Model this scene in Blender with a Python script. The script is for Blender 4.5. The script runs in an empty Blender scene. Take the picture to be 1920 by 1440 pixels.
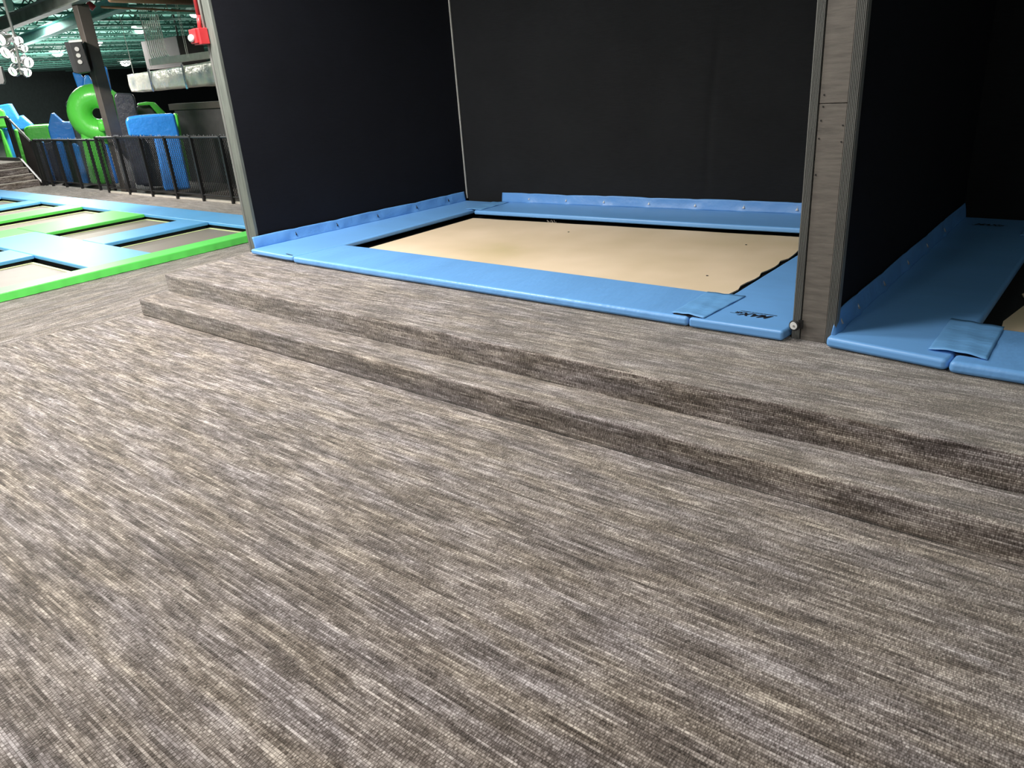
import bpy, bmesh, math, random
from mathutils import Vector, Matrix
random.seed(7)
S = bpy.context.scene
COL = S.collection

# ------------------------------------------------------------------ camera, world, lights, exposure
CAM = Vector((0.0, 0.0, 1.65))
F = 1415.0
M = Matrix(((0.775, 0.193, -0.601), (0.627, -0.343, 0.699), (-0.071, -0.919, -0.387)))
_a, _b = Vector((1270, -695, F)).normalized(), Vector((-1826, -455, F))
_x = -_b; _x = (_x - _x.dot(_a) * _a).normalized(); _z = _x.cross(_a)
if _z.y > 0: _z = -_z
M = Matrix((_x, _a, _z))                      # rows: world axes seen from the camera (x right, y down, z forward)
cd = bpy.data.cameras.new('camera'); cam = bpy.data.objects.new('camera', cd); COL.objects.link(cam)
cd.sensor_width = 36.0; cd.lens = F / 1920 * 36; cd.clip_end = 300; cd.clip_start = 0.05
R3 = Matrix((M @ Vector((1, 0, 0)), M @ Vector((0, -1, 0)), M @ Vector((0, 0, -1)))).transposed()
cam.matrix_world = Matrix.Translation(CAM) @ R3.to_4x4()
S.camera = cam
S.view_settings.view_transform = 'Standard'; S.view_settings.look = 'None'
S.view_settings.gamma = 1.0; S.view_settings.use_curve_mapping = False
S.view_settings.exposure = 0.0
w = bpy.data.worlds.new('world'); S.world = w; w.use_nodes = True
w.node_tree.nodes['Background'].inputs[0].default_value = (0.95, 0.97, 1.0, 1)
w.node_tree.nodes['Background'].inputs[1].default_value = 0.13
def area(name, loc, size, power, col=(1.0, 0.97, 0.93), rot=(0, 0, 0)):
    l = bpy.data.lights.new(name, 'AREA'); l.shape = 'SQUARE'; l.size = size; l.energy = power; l.color = col
    o = bpy.data.objects.new(name, l); COL.objects.link(o); o.location = loc; o.rotation_euler = rot
    return o
LIGHTS = [((-5.5, 2.35), 235), ((-2.5, 2.3), 78), ((-5.4, -1.2), 150), ((-1.9, -2.4), 95), ((1.5, -0.3), 62), ((-46, 24), 500), ((-10.2, 2.0), 260), ((-14.0, 4.4), 360),  # the lamps by the right bay and far wall are added to brighten them
          ((-9.0, -3.5), 160), ((-17.5, 12.0), 330), ((-21.5, 8.2), 360), ((-26, 12), 400), ((-34, 15), 400)]
for i, (p, e) in enumerate(LIGHTS):
    area('high_bay_and_fill', (p[0], p[1], 3.45), 0.7, e)
for xx in (-44, -34, -26):
    area('added_uplight', (xx, -xx * 0.36 + 1.5, 0.9), 3.0, 620, rot=(math.pi, 0, 0))  # unseen upward fill lights, added to brighten the roof deck

def ray(px, py): return M @ Vector((px - 960.0, py - 720.0, F))
def oz(px, py, z):
    r = ray(px, py); return CAM + r * ((z - CAM.z) / r.z)
def oy(px, py, y):
    r = ray(px, py); return CAM + r * (y / r.y)
U = Vector((-0.906, 0.423, 0)); V = Vector((0.423, 0.906, 0))
def od(px, py, d):
    r = ray(px, py); return CAM + r * (d / r.dot(U))

# ------------------------------------------------------------------ materials
def new_mat(name):
    m = bpy.data.materials.new(name); m.use_nodes = True
    n = m.node_tree.nodes; l = m.node_tree.links
    return m, n, l, n['Principled BSDF']
def bump(n, l, bs, height, strength, dist=0.01):
    b = n.new('ShaderNodeBump'); b.inputs['Strength'].default_value = strength; b.inputs['Distance'].default_value = dist
    l.new(height, b.inputs['Height']); l.new(b.outputs[0], bs.inputs['Normal'])
def coords(n, l, scale=(1, 1, 1), kind='Object'):
    t = n.new('ShaderNodeTexCoord'); mp = n.new('ShaderNodeMapping'); mp.inputs['Scale'].default_value = scale
    l.new(t.outputs[kind], mp.inputs[0]); return mp.outputs[0]
def noise(n, l, vec, scale, detail=3, rough=0.5, dim='3D'):
    t = n.new('ShaderNodeTexNoise'); t.inputs['Scale'].default_value = scale; t.inputs['Detail'].default_value = detail
    t.inputs['Roughness'].default_value = rough
    if vec: l.new(vec, t.inputs['Vector'])
    return t.outputs[0]
def ramp(n, l, fac, stops):
    r = n.new('ShaderNodeValToRGB'); e = r.color_ramp.elements
    while len(e) < len(stops): e.new(0.5)
    for k, (p, c) in enumerate(stops):
        e[k].position = p; e[k].color = (*c, 1) if len(c) == 3 else c
    l.new(fac, r.inputs[0]); return r.outputs[0]
def plain(name, col, rough=0.5, metal=0.0, var=0.12, vs=6.0, bs_=0.0, bscale=40, spec=0.5):
    m, n, l, b = new_mat(name)
    v = coords(n, l)
    f = noise(n, l, v, vs, 3)
    lo = tuple(c * (1 - var) for c in col); hi = tuple(min(1, c * (1 + var)) for c in col)
    l.new(ramp(n, l, f, [(0.3, lo), (0.7, hi)]), b.inputs['Base Color'])
    b.inputs['Roughness'].default_value = rough; b.inputs['Metallic'].default_value = metal
    b.inputs['Specular IOR Level'].default_value = spec
    if bs_: bump(n, l, b, noise(n, l, v, bscale, 3), bs_)
    return m
def math_(n, l, op, a, b=None, c=None):
    t = n.new('ShaderNodeMath'); t.operation = op
    for i, x in enumerate((a, b, c)):
        if x is None: continue
        if isinstance(x, (int, float)): t.inputs[i].default_value = x
        else: l.new(x, t.inputs[i])
    return t.outputs[0]
def carpet(name, swap=False, tint=1.0):
    m, n, l, b = new_mat(name)
    tc = n.new('ShaderNodeTexCoord'); sp = n.new('ShaderNodeSeparateXYZ'); l.new(tc.outputs['Object'], sp.inputs[0])
    X, Y, Z = sp.outputs
    along, across = (Y, X) if swap else (X, Y)
    yy = math_(n, l, 'ADD', across, Z)
    rows = math_(n, l, 'MULTIPLY', yy, 1 / 0.0092)
    # each row is shifted a little so that streak ends never line up
    rid = math_(n, l, 'FLOOR', rows); fr = math_(n, l, 'FRACT', rows)
    def combo(x, y, z=0.0):
        c = n.new('ShaderNodeCombineXYZ')
        for i, q in enumerate((x, y, z)):
            if isinstance(q, (int, float)): c.inputs[i].default_value = q
            else: l.new(q, c.inputs[i])
        return c.outputs[0]
    def sharp(f, k):
        t = math_(n, l, 'MULTIPLY_ADD', f, k, 0.5 - 0.5 * k)
        c = n.new('ShaderNodeClamp'); l.new(t, c.inputs[0]); return c.outputs[0]
    g2 = math_(n, l, 'FLOOR', math_(n, l, 'MULTIPLY', rows, 0.52)); g3 = math_(n, l, 'FLOOR', math_(n, l, 'MULTIPLY', rows, 0.17))
    s1 = sharp(noise(n, l, combo(math_(n, l, 'MULTIPLY', along, 4.2), math_(n, l, 'MULTIPLY', rid, 7.31)), 1.0, 3, 0.65), 3.2)       # dashes in single rows
    s2 = sharp(noise(n, l, combo(math_(n, l, 'MULTIPLY', along, 5.0), math_(n, l, 'MULTIPLY', g2, 5.17), 3.0), 1.0, 2, 0.6), 3.0)  # dashes two or three rows wide
    s3 = sharp(noise(n, l, combo(math_(n, l, 'MULTIPLY', along, 2.6), math_(n, l, 'MULTIPLY', g3, 4.31), 9.0), 1.0, 2, 0.55), 2.6)  # longer bars
    s5 = noise(n, l, combo(math_(n, l, 'MULTIPLY', along, 1.0), math_(n, l, 'MULTIPLY', yy, 2.2), 5.0), 1.0, 2, 0.5)            # soft patches
    s4 = sharp(noise(n, l, combo(math_(n, l, 'MULTIPLY', along, 190.0), math_(n, l, 'MULTIPLY', rid, 3.7)), 1.0, 1, 0.5), 2.4)     # single loops
    a1 = math_(n, l, 'MULTIPLY_ADD', s1, 0.33, math_(n, l, 'MULTIPLY', s2, 0.19))
    a2 = math_(n, l, 'MULTIPLY_ADD', s3, 0.13, math_(n, l, 'MULTIPLY_ADD', s5, 0.14, a1))
    v = math_(n, l, 'MULTIPLY_ADD', s4, 0.34, math_(n, l, 'ADD', a2, -0.085))
    col = ramp(n, l, v, [(0.18, (0.035 * tint, 0.026 * tint, 0.022 * tint)), (0.40, (0.125 * tint, 0.102 * tint, 0.090 * tint)),
                         (0.58, (0.29 * tint, 0.252 * tint, 0.232 * tint)), (0.82, (0.66 * tint, 0.60 * tint, 0.56 * tint))])
    # hue drift between warm brown and cool mauve grey
    h = noise(n, l, combo(math_(n, l, 'MULTIPLY', along, 1.6), math_(n, l, 'MULTIPLY', yy, 9.0), 21.0), 1.0, 2)
    tintc = ramp(n, l, h, [(0.35, (1.05, 1.0, 0.92)), (0.65, (0.98, 0.97, 1.04))])
    mx = n.new('ShaderNodeMix'); mx.data_type = 'RGBA'; mx.blend_type = 'MULTIPLY'; mx.inputs[0].default_value = 1
    l.new(col, mx.inputs[6]); l.new(tintc, mx.inputs[7])
    # grooves between the rows
    g = math_(n, l, 'ABSOLUTE', math_(n, l, 'SUBTRACT', fr, 0.5))
    gr = ramp(n, l, g, [(0.28, (1, 1, 1)), (0.5, (0.42, 0.40, 0.38))])
    m2 = n.new('ShaderNodeMix'); m2.data_type = 'RGBA'; m2.blend_type = 'MULTIPLY'; m2.inputs[0].default_value = 1
    l.new(mx.outputs[2], m2.inputs[6]); l.new(gr, m2.inputs[7])
    l.new(m2.outputs[2], b.inputs['Base Color'])
    b.inputs['Roughness'].default_value = 1.0; b.inputs['Specular IOR Level'].default_value = 0.1
    b.inputs['Sheen Weight'].default_value = 0.55; b.inputs['Sheen Tint'].default_value = (1.0, 0.97, 0.90, 1); b.inputs['Sheen Roughness'].default_value = 0.45
    hh = math_(n, l, 'ADD', math_(n, l, 'MULTIPLY', g, -0.8), math_(n, l, 'MULTIPLY', s4, 0.8))
    bump(n, l, b, hh, 0.6, 0.004)
    return m
def vinyl(name, col, rough=0.38, wr=0.35, aniso=(1, 1, 1), spec=0.5):
    m, n, l, b = new_mat(name)
    v = coords(n, l, aniso)
    f = noise(n, l, v, 2.2, 4, 0.55)
    l.new(ramp(n, l, f, [(0.3, tuple(c * 0.93 for c in col)), (0.7, tuple(c * 1.05 for c in col))]), b.inputs['Base Color'])
    b.inputs['Roughness'].default_value = rough; b.inputs['Specular IOR Level'].default_value = spec
    w1 = noise(n, l, v, 3.5, 4, 0.6); w2 = noise(n, l, v, 160, 1)
    bump(n, l, b, math_(n, l, 'MULTIPLY_ADD', w2, 0.02, w1), wr, 0.03)
    return m
def wallcarpet(name, col):
    m, n, l, b = new_mat(name)
    v = coords(n, l, (1, 1, 1)); v2 = coords(n, l, (3, 3, 60))
    f = noise(n, l, v, 1.3, 4, 0.6); g = noise(n, l, v2, 4, 2)
    s = math_(n, l, 'MULTIPLY_ADD', g, 0.5, math_(n, l, 'MULTIPLY', f, 0.6))
    l.new(ramp(n, l, s, [(0.3, tuple(c * 0.75 for c in col)), (0.8, tuple(c * 1.35 for c in col))]), b.inputs['Base Color'])
    b.inputs['Roughness'].default_value = 0.95; b.inputs['Specular IOR Level'].default_value = 0.15
    bump(n, l, b, noise(n, l, v, 350, 2), 0.5, 0.003)
    return m
def wood(name, col, sc=(1, 1, 1)):
    m, n, l, b = new_mat(name)
    v = coords(n, l, sc)
    f = noise(n, l, v, 9, 5, 0.65)
    l.new(ramp(n, l, f, [(0.25, tuple(c * 0.62 for c in col)), (0.5, col), (0.8, tuple(c * 1.35 for c in col))]), b.inputs['Base Color'])
    b.inputs['Roughness'].default_value = 0.6
    bump(n, l, b, f, 0.35, 0.004)
    return m
def emit(name, col, s):
    m, n, l, b = new_mat(name)
    b.inputs['Base Color'].default_value = (*col, 1)
    b.inputs['Emission Color'].default_value = (*col, 1); b.inputs['Emission Strength'].default_value = s
    return m
MT = dict(
    carpet=carpet('carpet_rows_x'), carpet_y=carpet('carpet_rows_y', True),
    blue=vinyl('blue_vinyl', (0.155, 0.375, 0.74), 0.36, 0.5, (1.6, 0.5, 1)),
    blue_y=vinyl('blue_vinyl_side', (0.155, 0.375, 0.74), 0.36, 0.14, (0.5, 1.4, 1)),
    flap=vinyl('blue_flap_vinyl', (0.12, 0.315, 0.67), 0.42, 0.5, (1, 1, 1)),
    patch=vinyl('blue_patch_vinyl', (0.15, 0.37, 0.70), 0.42, 0.28, (1, 2.5, 1)),
    cblue=vinyl('court_blue_vinyl', (0.13, 0.43, 0.80), 0.42, 0.05),
    cgreen=vinyl('court_green_vinyl', (0.13, 0.72, 0.12), 0.42, 0.05),
    iblue=vinyl('inflatable_blue', (0.035, 0.27, 0.80), 0.25, 0.5, spec=0.6),
    igreen=vinyl('inflatable_green', (0.13, 0.72, 0.08), 0.28, 0.5, spec=0.6),
    iblack=vinyl('inflatable_black', (0.06, 0.06, 0.072), 0.25, 0.9, spec=0.7),
    iwhite=vinyl('inflatable_white', (0.72, 0.70, 0.64), 0.4, 0.4),
    wall_l=wallcarpet('wall_black_navy', (0.0062, 0.0068, 0.0098)), wall_b=wallcarpet('wall_black', (0.013, 0.0135, 0.0145)),
    dark=plain('dark_paint', (0.012, 0.012, 0.013), 0.7), pit=plain('pit_black', (0.006, 0.006, 0.006), 0.9),
    webbing=plain('black_webbing', (0.008, 0.008, 0.009), 0.8),
    farwall=plain('far_wall_black', (0.06, 0.075, 0.075), 0.9),
    underfloor=plain('dark_rubber_floor', (0.055, 0.045, 0.038), 0.8),
    courtbed=plain('court_bed_mesh', (0.24, 0.205, 0.17), 0.5, 0, 0.05, 3, 0.1, 300),
    yellow=plain('pale_yellow_webbing', (0.66, 0.72, 0.36), 0.7),
    ply=wood('painted_plywood', (0.135, 0.118, 0.102), (0.7, 0.7, 5)), guard=plain('guard_plastic', (0.135, 0.135, 0.125), 0.5, 0, 0.1, 4),
    postpaint=wood('grey_green_board', (0.125, 0.135, 0.118), (5, 5, 0.5)),
    steel=plain('black_steel', (0.012, 0.011, 0.011), 0.45), beam=plain('grey_green_beam', (0.20, 0.21, 0.18), 0.6, 0, 0.25, 3),
    teal=plain('teal_beam', (0.20, 0.42, 0.38), 0.95), deck=None, chord=plain('teal_dark_joist', (0.045, 0.13, 0.105), 0.6),
    chord_l=plain('teal_joist', (0.14, 0.33, 0.28), 0.6), brownsteel=plain('brown_box', (0.05, 0.04, 0.038), 0.7),
    brownpost=plain('brown_column_paint', (0.075, 0.062, 0.052), 0.55), conduit=plain('galvanised_conduit', (0.50, 0.49, 0.45), 0.45, 0.3),
    orange=plain('rusty_pipe', (0.30, 0.15, 0.08), 0.6), red=plain('fire_red', (0.50, 0.035, 0.04), 0.35), white=plain('white_plastic', (0.75, 0.74, 0.72), 0.4),
    silver=plain('silver_metal', (0.8, 0.79, 0.8), 0.22, 0.9, 0.2, 8, 0.5, 12), partition=plain('grey_brown_panel', (0.075, 0.070, 0.068), 0.7),
    nosing=plain('beige_nosing', (0.62, 0.56, 0.48), 0.5), rail=plain('galvanised_rail', (0.40, 0.38, 0.36), 0.4, 0.4),
    ink=plain('black_ink', (0.006, 0.006, 0.012), 0.6), wire=plain('black_wire', (0.010, 0.010, 0.010), 0.4),
    glint=plain('wire_end_glint', (0.45, 0.45, 0.47), 0.4), orangechip=plain('torn_wood_chip', (0.62, 0.25, 0.14), 0.7),
    stage_lens=emit('stage_lens', (1, 0.97, 0.93), 2.2), lens=emit('lamp_lens', (1, 0.96, 0.92), 14.0), rubber=plain('black_rubber', (0.01, 0.01, 0.01), 0.6))
def bed_mat():
    m, n, l, b = new_mat('tan_bed_mesh')
    v = coords(n, l); f = noise(n, l, v, 0.9, 3, 0.5); g = noise(n, l, coords(n, l, (200, 200, 1)), 2, 1)
    s = math_(n, l, 'MULTIPLY_ADD', g, 0.12, f)
    l.new(ramp(n, l, s, [(0.36, (0.62, 0.49, 0.29)), (0.52, (0.72, 0.56, 0.38)), (0.72, (0.84, 0.66, 0.48))]), b.inputs['Base Color'])
    b.inputs['Roughness'].default_value = 0.6; b.inputs['Specular IOR Level'].default_value = 0.3
    bump(n, l, b, g, 0.1, 0.002)
    return m
MT['bed'] = bed_mat()
def deck_mat():
    m, n, l, b = new_mat('teal_roof_deck')
    t = n.new('ShaderNodeTexWave'); t.inputs['Scale'].default_value = 1.6; t.bands_direction = 'Y'; t.inputs['Distortion'].default_value = 0.3
    l.new(coords(n, l), t.inputs[0])
    l.new(ramp(n, l, t.outputs[0], [(0.1, (0.08, 0.24, 0.20)), (0.5, (0.24, 0.58, 0.48))]), b.inputs['Base Color'])
    b.inputs['Roughness'].default_value = 0.6
    return m
MT['deck'] = deck_mat()
def foil_mat():
    m, n, l, b = new_mat('duct_wrap_foil')
    v = coords(n, l, (1, 1, 1))
    vo = n.new('ShaderNodeTexVoronoi'); vo.inputs['Scale'].default_value = 2.6; l.new(v, vo.inputs['Vector'])
    l.new(ramp(n, l, vo.outputs['Distance'], [(0.1, (0.42, 0.45, 0.44)), (0.5, (0.80, 0.76, 0.66))]), b.inputs['Base Color'])  # foil reflections coloured in as grey and cream patches
    b.inputs['Roughness'].default_value = 0.35; b.inputs['Metallic'].default_value = 0.25
    bump(n, l, b, noise(n, l, v, 6, 4), 0.6, 0.05)
    return m
MT['foil'] = foil_mat()

# ------------------------------------------------------------------ builders
def link(name, me, mat, parent=None):
    o = bpy.data.objects.new(name, me); COL.objects.link(o)
    if mat is not None: me.materials.append(mat)
    if parent is not None: o.parent = parent
    return o
def tag(o, label=None, cat=None, group=None, kind=None):
    if label: o['label'] = label
    if cat: o['category'] = cat
    if group: o['group'] = group
    if kind: o['kind'] = kind
    return o
def thing(name, label, cat, group=None, loc=(0, 0, 0)):
    o = bpy.data.objects.new(name, None); COL.objects.link(o); o.empty_display_size = 0.1
    o.location = loc
    bpy.context.view_layer.update()
    return tag(o, label, cat, group)
class MB:
    def __init__(s): s.bm = bmesh.new(); s.org = Vector((0, 0, 0))
    def box(s, x0, x1, y0, y1, z0, z1):
        return s.prism([(x0, y0), (x1, y0), (x1, y1), (x0, y1)], z0, z1)
    def prism(s, pts, z0, z1):
        a = [s.bm.verts.new((p[0], p[1], z0)) for p in pts]; b = [s.bm.verts.new((p[0], p[1], z1)) for p in pts]
        n = len(pts); s.bm.faces.new(a[::-1]); s.bm.faces.new(b)
        for i in range(n): s.bm.faces.new((a[i], a[(i + 1) % n], b[(i + 1) % n], b[i]))
        return s
    def hull(s, front, off):
        a = [s.bm.verts.new(p) for p in front]; b = [s.bm.verts.new(Vector(p) + off) for p in front]
        n = len(a); s.bm.faces.new(a); s.bm.faces.new(b[::-1])
        for i in range(n): s.bm.faces.new((a[(i + 1) % n], a[i], b[i], b[(i + 1) % n]))
        return s
    def tube(s, p, q, r, seg=8, r2=None, cap=True):
        p = Vector(p); q = Vector(q); d = (q - p); 
        if d.length < 1e-6: return s
        d.normalize(); t = Vector((0, 0, 1)) if abs(d.z) < 0.9 else Vector((1, 0, 0))
        u = d.cross(t).normalized(); v = d.cross(u); r2 = r if r2 is None else r2
        A = []; B = []
        for i in range(seg):
            an = 2 * math.pi * i / seg; o = u * math.cos(an) + v * math.sin(an)
            A.append(s.bm.verts.new(p + o * r)); B.append(s.bm.verts.new(q + o * r2))
        for i in range(seg): s.bm.faces.new((A[i], A[(i + 1) % seg], B[(i + 1) % seg], B[i]))
        if cap: s.bm.faces.new(A[::-1]); s.bm.faces.new(B)
        return s
    def path(s, pts, r, seg=8):
        for a, b in zip(pts[:-1], pts[1:]): s.tube(a, b, r, seg)
        return s
    def torus(s, c, ax, R, r, n=28, m=12):
        c = Vector(c); ax = Vector(ax).normalized(); t = Vector((0, 0, 1)) if abs(ax.z) < 0.9 else Vector((1, 0, 0))
        u = ax.cross(t).normalized(); v = ax.cross(u); g = []
        for i in range(n):
            a = 2 * math.pi * i / n; d = u * math.cos(a) + v * math.sin(a)
            g.append([s.bm.verts.new(c + d * (R + r * math.cos(2 * math.pi * j / m)) + ax * r * math.sin(2 * math.pi * j / m)) for j in range(m)])
        for i in range(n):
            for j in range(m): s.bm.faces.new((g[i][j], g[(i + 1) % n][j], g[(i + 1) % n][(j + 1) % m], g[i][(j + 1) % m]))
        return s
    def ball(s, c, r, sc=(1, 1, 1), u=16, v=10):
        mt = Matrix.Translation(c) @ Matrix.Diagonal((r * sc[0], r * sc[1], r * sc[2], 1))
        bmesh.ops.create_uvsphere(s.bm, u_segments=u, v_segments=v, radius=1, matrix=mt); return s
    def grid(s, P, nu, nv, f):
        g = [[s.bm.verts.new(f(i / nu, j / nv)) for j in range(nv + 1)] for i in range(nu + 1)]
        for i in range(nu):
            for j in range(nv): s.bm.faces.new((g[i][j], g[i + 1][j], g[i + 1][j + 1], g[i][j + 1]))
        return s
    def build(s, name, mat, parent=None, bevel=0, seg=2, smooth=False, solid=0, sub=0):
        bmesh.ops.recalc_face_normals(s.bm, faces=s.bm.faces)
        me = bpy.data.meshes.new(name); s.bm.to_mesh(me); s.bm.free()
        if smooth or bevel:
            for p in me.polygons: p.use_smooth = True
        o = link(name, me, mat, parent)
        if parent is not None: o.matrix_parent_inverse = parent.matrix_world.inverted()
        if solid:
            m = o.modifiers.new('solid', 'SOLIDIFY'); m.thickness = solid; m.offset = 0
        if bevel:
            m = o.modifiers.new('bevel', 'BEVEL'); m.width = bevel; m.segments = seg; m.limit_method = 'ANGLE'; m.angle_limit = 0.6
            m.harden_normals = True
        return o
def struct(name, mb, mat, **k):
    return tag(mb.build(name, mat, **k), kind='structure')

# ------------------------------------------------------------------ setting: floors
ZP = 0.28
struct('floor', MB().prism([(-6.17, 2.72), (-6.42, 1.6), (-6.62, 0.6), (-7.0, -1.0), (-7.5, -4), (6, -4), (6, 2.72)], -0.12, 0.0), MT['carpet'])
struct('floor', MB().prism([(-7.88, 5.57), (-7.88, -4), (-7.5, -4), (-7.0, -1.0), (-6.62, 0.6), (-6.42, 1.6), (-6.17, 2.72), (-6.125, 2.72), (-6.125, 5.57)], -0.12, 0.0), MT['carpet_y'])
struct('floor', MB().prism([(-26, 5.57), (-6.0, 5.57), (-6.0, 6.47), (-18.4, 6.62), (-26, 6.62)], -0.12, 0.0), MT['carpet'])
struct('floor', MB().prism([(-6.12, 2.85), (6, 2.85), (6, 3.70), (-1.04, 3.70), (-6.12, 3.70)], 0.0, ZP), MT['carpet'], bevel=0.012)
struct('floor', MB().prism([(-6.12, 3.705), (6, 3.705), (6, 6.9), (-6.12, 6.6)], 0.0, 0.18), MT['pit'])
step = MB().box(-6.13, 6, 2.60, 2.849, 0.0, 0.14).build('carpeted_step', MT['carpet'], bevel=0.012)
tag(step, 'long carpeted step below the blue-padded trampoline platform', 'step')
struct('floor', MB().prism([(-75, 6.64), (-18.4, 6.64), (-6.2, 6.49), (-6.2, 70), (-75, 70)], -0.30, -0.16), MT['underfloor'])
struct('floor', MB().prism([(-26, -4), (-7.89, -4), (-7.89, 5.56), (-26, 5.56)], -0.14, -0.045), MT['pit'])
struct('trim_1', MB().prism([(-15.1, 6.40), (-6.3, 6.43), (-6.3, 6.485), (-15.1, 6.455)], 0.001, 0.03), MT['nosing'])

# ------------------------------------------------------------------ walls of the bays
H = 3.3
struct('wall_left', MB().prism([(-6.115, 3.70), (-5.985, 3.70), (-5.715, 6.15), (-5.715, 6.30), (-6.115, 6.30)], 0.18, H), MT['wall_l'])
# back wall of the left bay: with a soft vertical dent
def backwall(u, v):
    x = -5.70 + u * 4.56; z = 0.18 + v * (H - 0.18); y = 6.145 + u * 0.395
    dx = (x + 2.98 + 0.05 * math.sin(z * 2)) / 0.035
    y += 0.012 * math.exp(-dx * dx) * (1 if z < 1.75 else math.exp(-((z - 1.75) / 0.12) ** 2)) * (1 if z > 0.5 else 0)
    y += 0.004 * math.sin(x * 2.1) * math.sin(z * 1.7)
    return (x, y, z)
bw = MB().grid(None, 260, 40, backwall)
struct('wall_back', bw, MT['wall_b'], smooth=True)
struct('wall_back', MB().prism([(-5.72, 6.20), (-1.15, 6.60), (-1.15, 6.75), (-5.72, 6.40)], 0.18, H), MT['dark'])
struct('wall_back', MB().prism([(-1.10, 6.69), (6, 6.69), (6, 6.84), (-1.10, 6.84)], 0.18, H), MT['wall_b'])
struct('wall_divider', MB().prism([(-1.215, 3.68), (-1.055, 3.68), (-1.055, 6.70), (-1.215, 6.60)], 0.18, H), MT['wall_l'])
tag(MB().prism([(-5.715, 6.128), (-5.70, 6.128), (-5.70, 6.14), (-5.715, 6.14)], 0.36, H).build('trim_2', MT['conduit']), kind='structure')
# board and edge strip on the end of the left wall
struct('trim_3', MB().box(-6.095, -5.985, 3.672, 3.70, 0.0, H), MT['postpaint'], bevel=0.003)
struct('trim_4', MB().box(-6.125, -6.097, 3.668, 3.72, 0.0, H), MT['guard'], bevel=0.004)
# wood chip torn out of the back wall
c = oy(1066, 247, 6.385)
chip = MB().hull([c + Vector((-.012, 0, .025)), c + Vector((.010, 0, .022)), c + Vector((.006, 0, -.01)), c + Vector((.004, 0, -.032)), c + Vector((-.008, 0, -.004))], Vector((0, 0.05, 0))).build('wood_chip', MT['orangechip'])
tag(chip, 'small orange splinter of bare wood on the black back wall', 'wall damage')

# column at the end of the divider
col = thing('padded_column', 'tall brown plywood-faced column with ribbed corner guards between the two bays', 'column', loc=(-1.14, 3.66, ZP))
MB().box(-1.203, -1.082, 3.645, 3.679, ZP, 1.395).build('plywood_board', MT['ply'], col, bevel=0.002)
MB().box(-1.203, -1.082, 3.645, 3.679, 1.398, H).build('plywood_board', MT['ply'], col, bevel=0.002)
for sx in (-1, 1):
    g = MB()
    x0 = -1.243 if sx < 0 else -1.080
    wd = 0.036 if sx < 0 else 0.042
    nr = 6
    g.box(x0, x0 + wd, 3.642, 3.678, ZP, H)
    for k in range(nr):
        xa = x0 + wd * (k + 0.2) / nr; xb = x0 + wd * (k + 0.72) / nr
        g.box(xa, xb, 3.6375, 3.6425, ZP + 0.001, H)
    xs = x0 - 0.0 if sx < 0 else x0 + wd
    g.box(xs - 0.003, xs + 0.003, 3.642, 3.686, ZP, H)
    g.build('corner_guard', MT['guard'], col)
for px, py in [(1545, 178), (1543, 200), (1539, 226), (1535, 260), (1529, 328), (1607, 25), (1580, 235), (1577, 266), (1509, 470), (1563, 645)]:
    p = oy(px, py, 3.642)
    if p.z > ZP + 0.02:
        MB().tube(p, p + Vector((0, 0.006, 0)), 0.0035, 8).build('screw', MT['steel'] if px > 1520 else MT['rail'], col)
# door caster at the foot of the column
wc = oy(1489, 610.5, 3.60)
ca = thing('caster_wheel', 'small white roller wheel with black rim at the foot of the column', 'wheel', loc=wc)
MB().torus(wc, (0.15, 1, 0), 0.0215, 0.006, 28, 8).build('tyre', MT['rubber'], ca, smooth=True)
MB().tube(wc + Vector((0, -.006, 0)), wc + Vector((0, .01, 0)), 0.0205, 24).build('hub', MT['white'], ca, bevel=0.002)
MB().tube(wc + Vector((0, -.009, 0)), wc + Vector((0, .034, 0)), 0.005, 10).build('axle', MT['rail'], ca)
MB().box(wc.x + .010, wc.x + .032, wc.y + .028, wc.y + .036, wc.z - .022, wc.z + .022).build('bracket', MT['steel'], ca)

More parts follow.
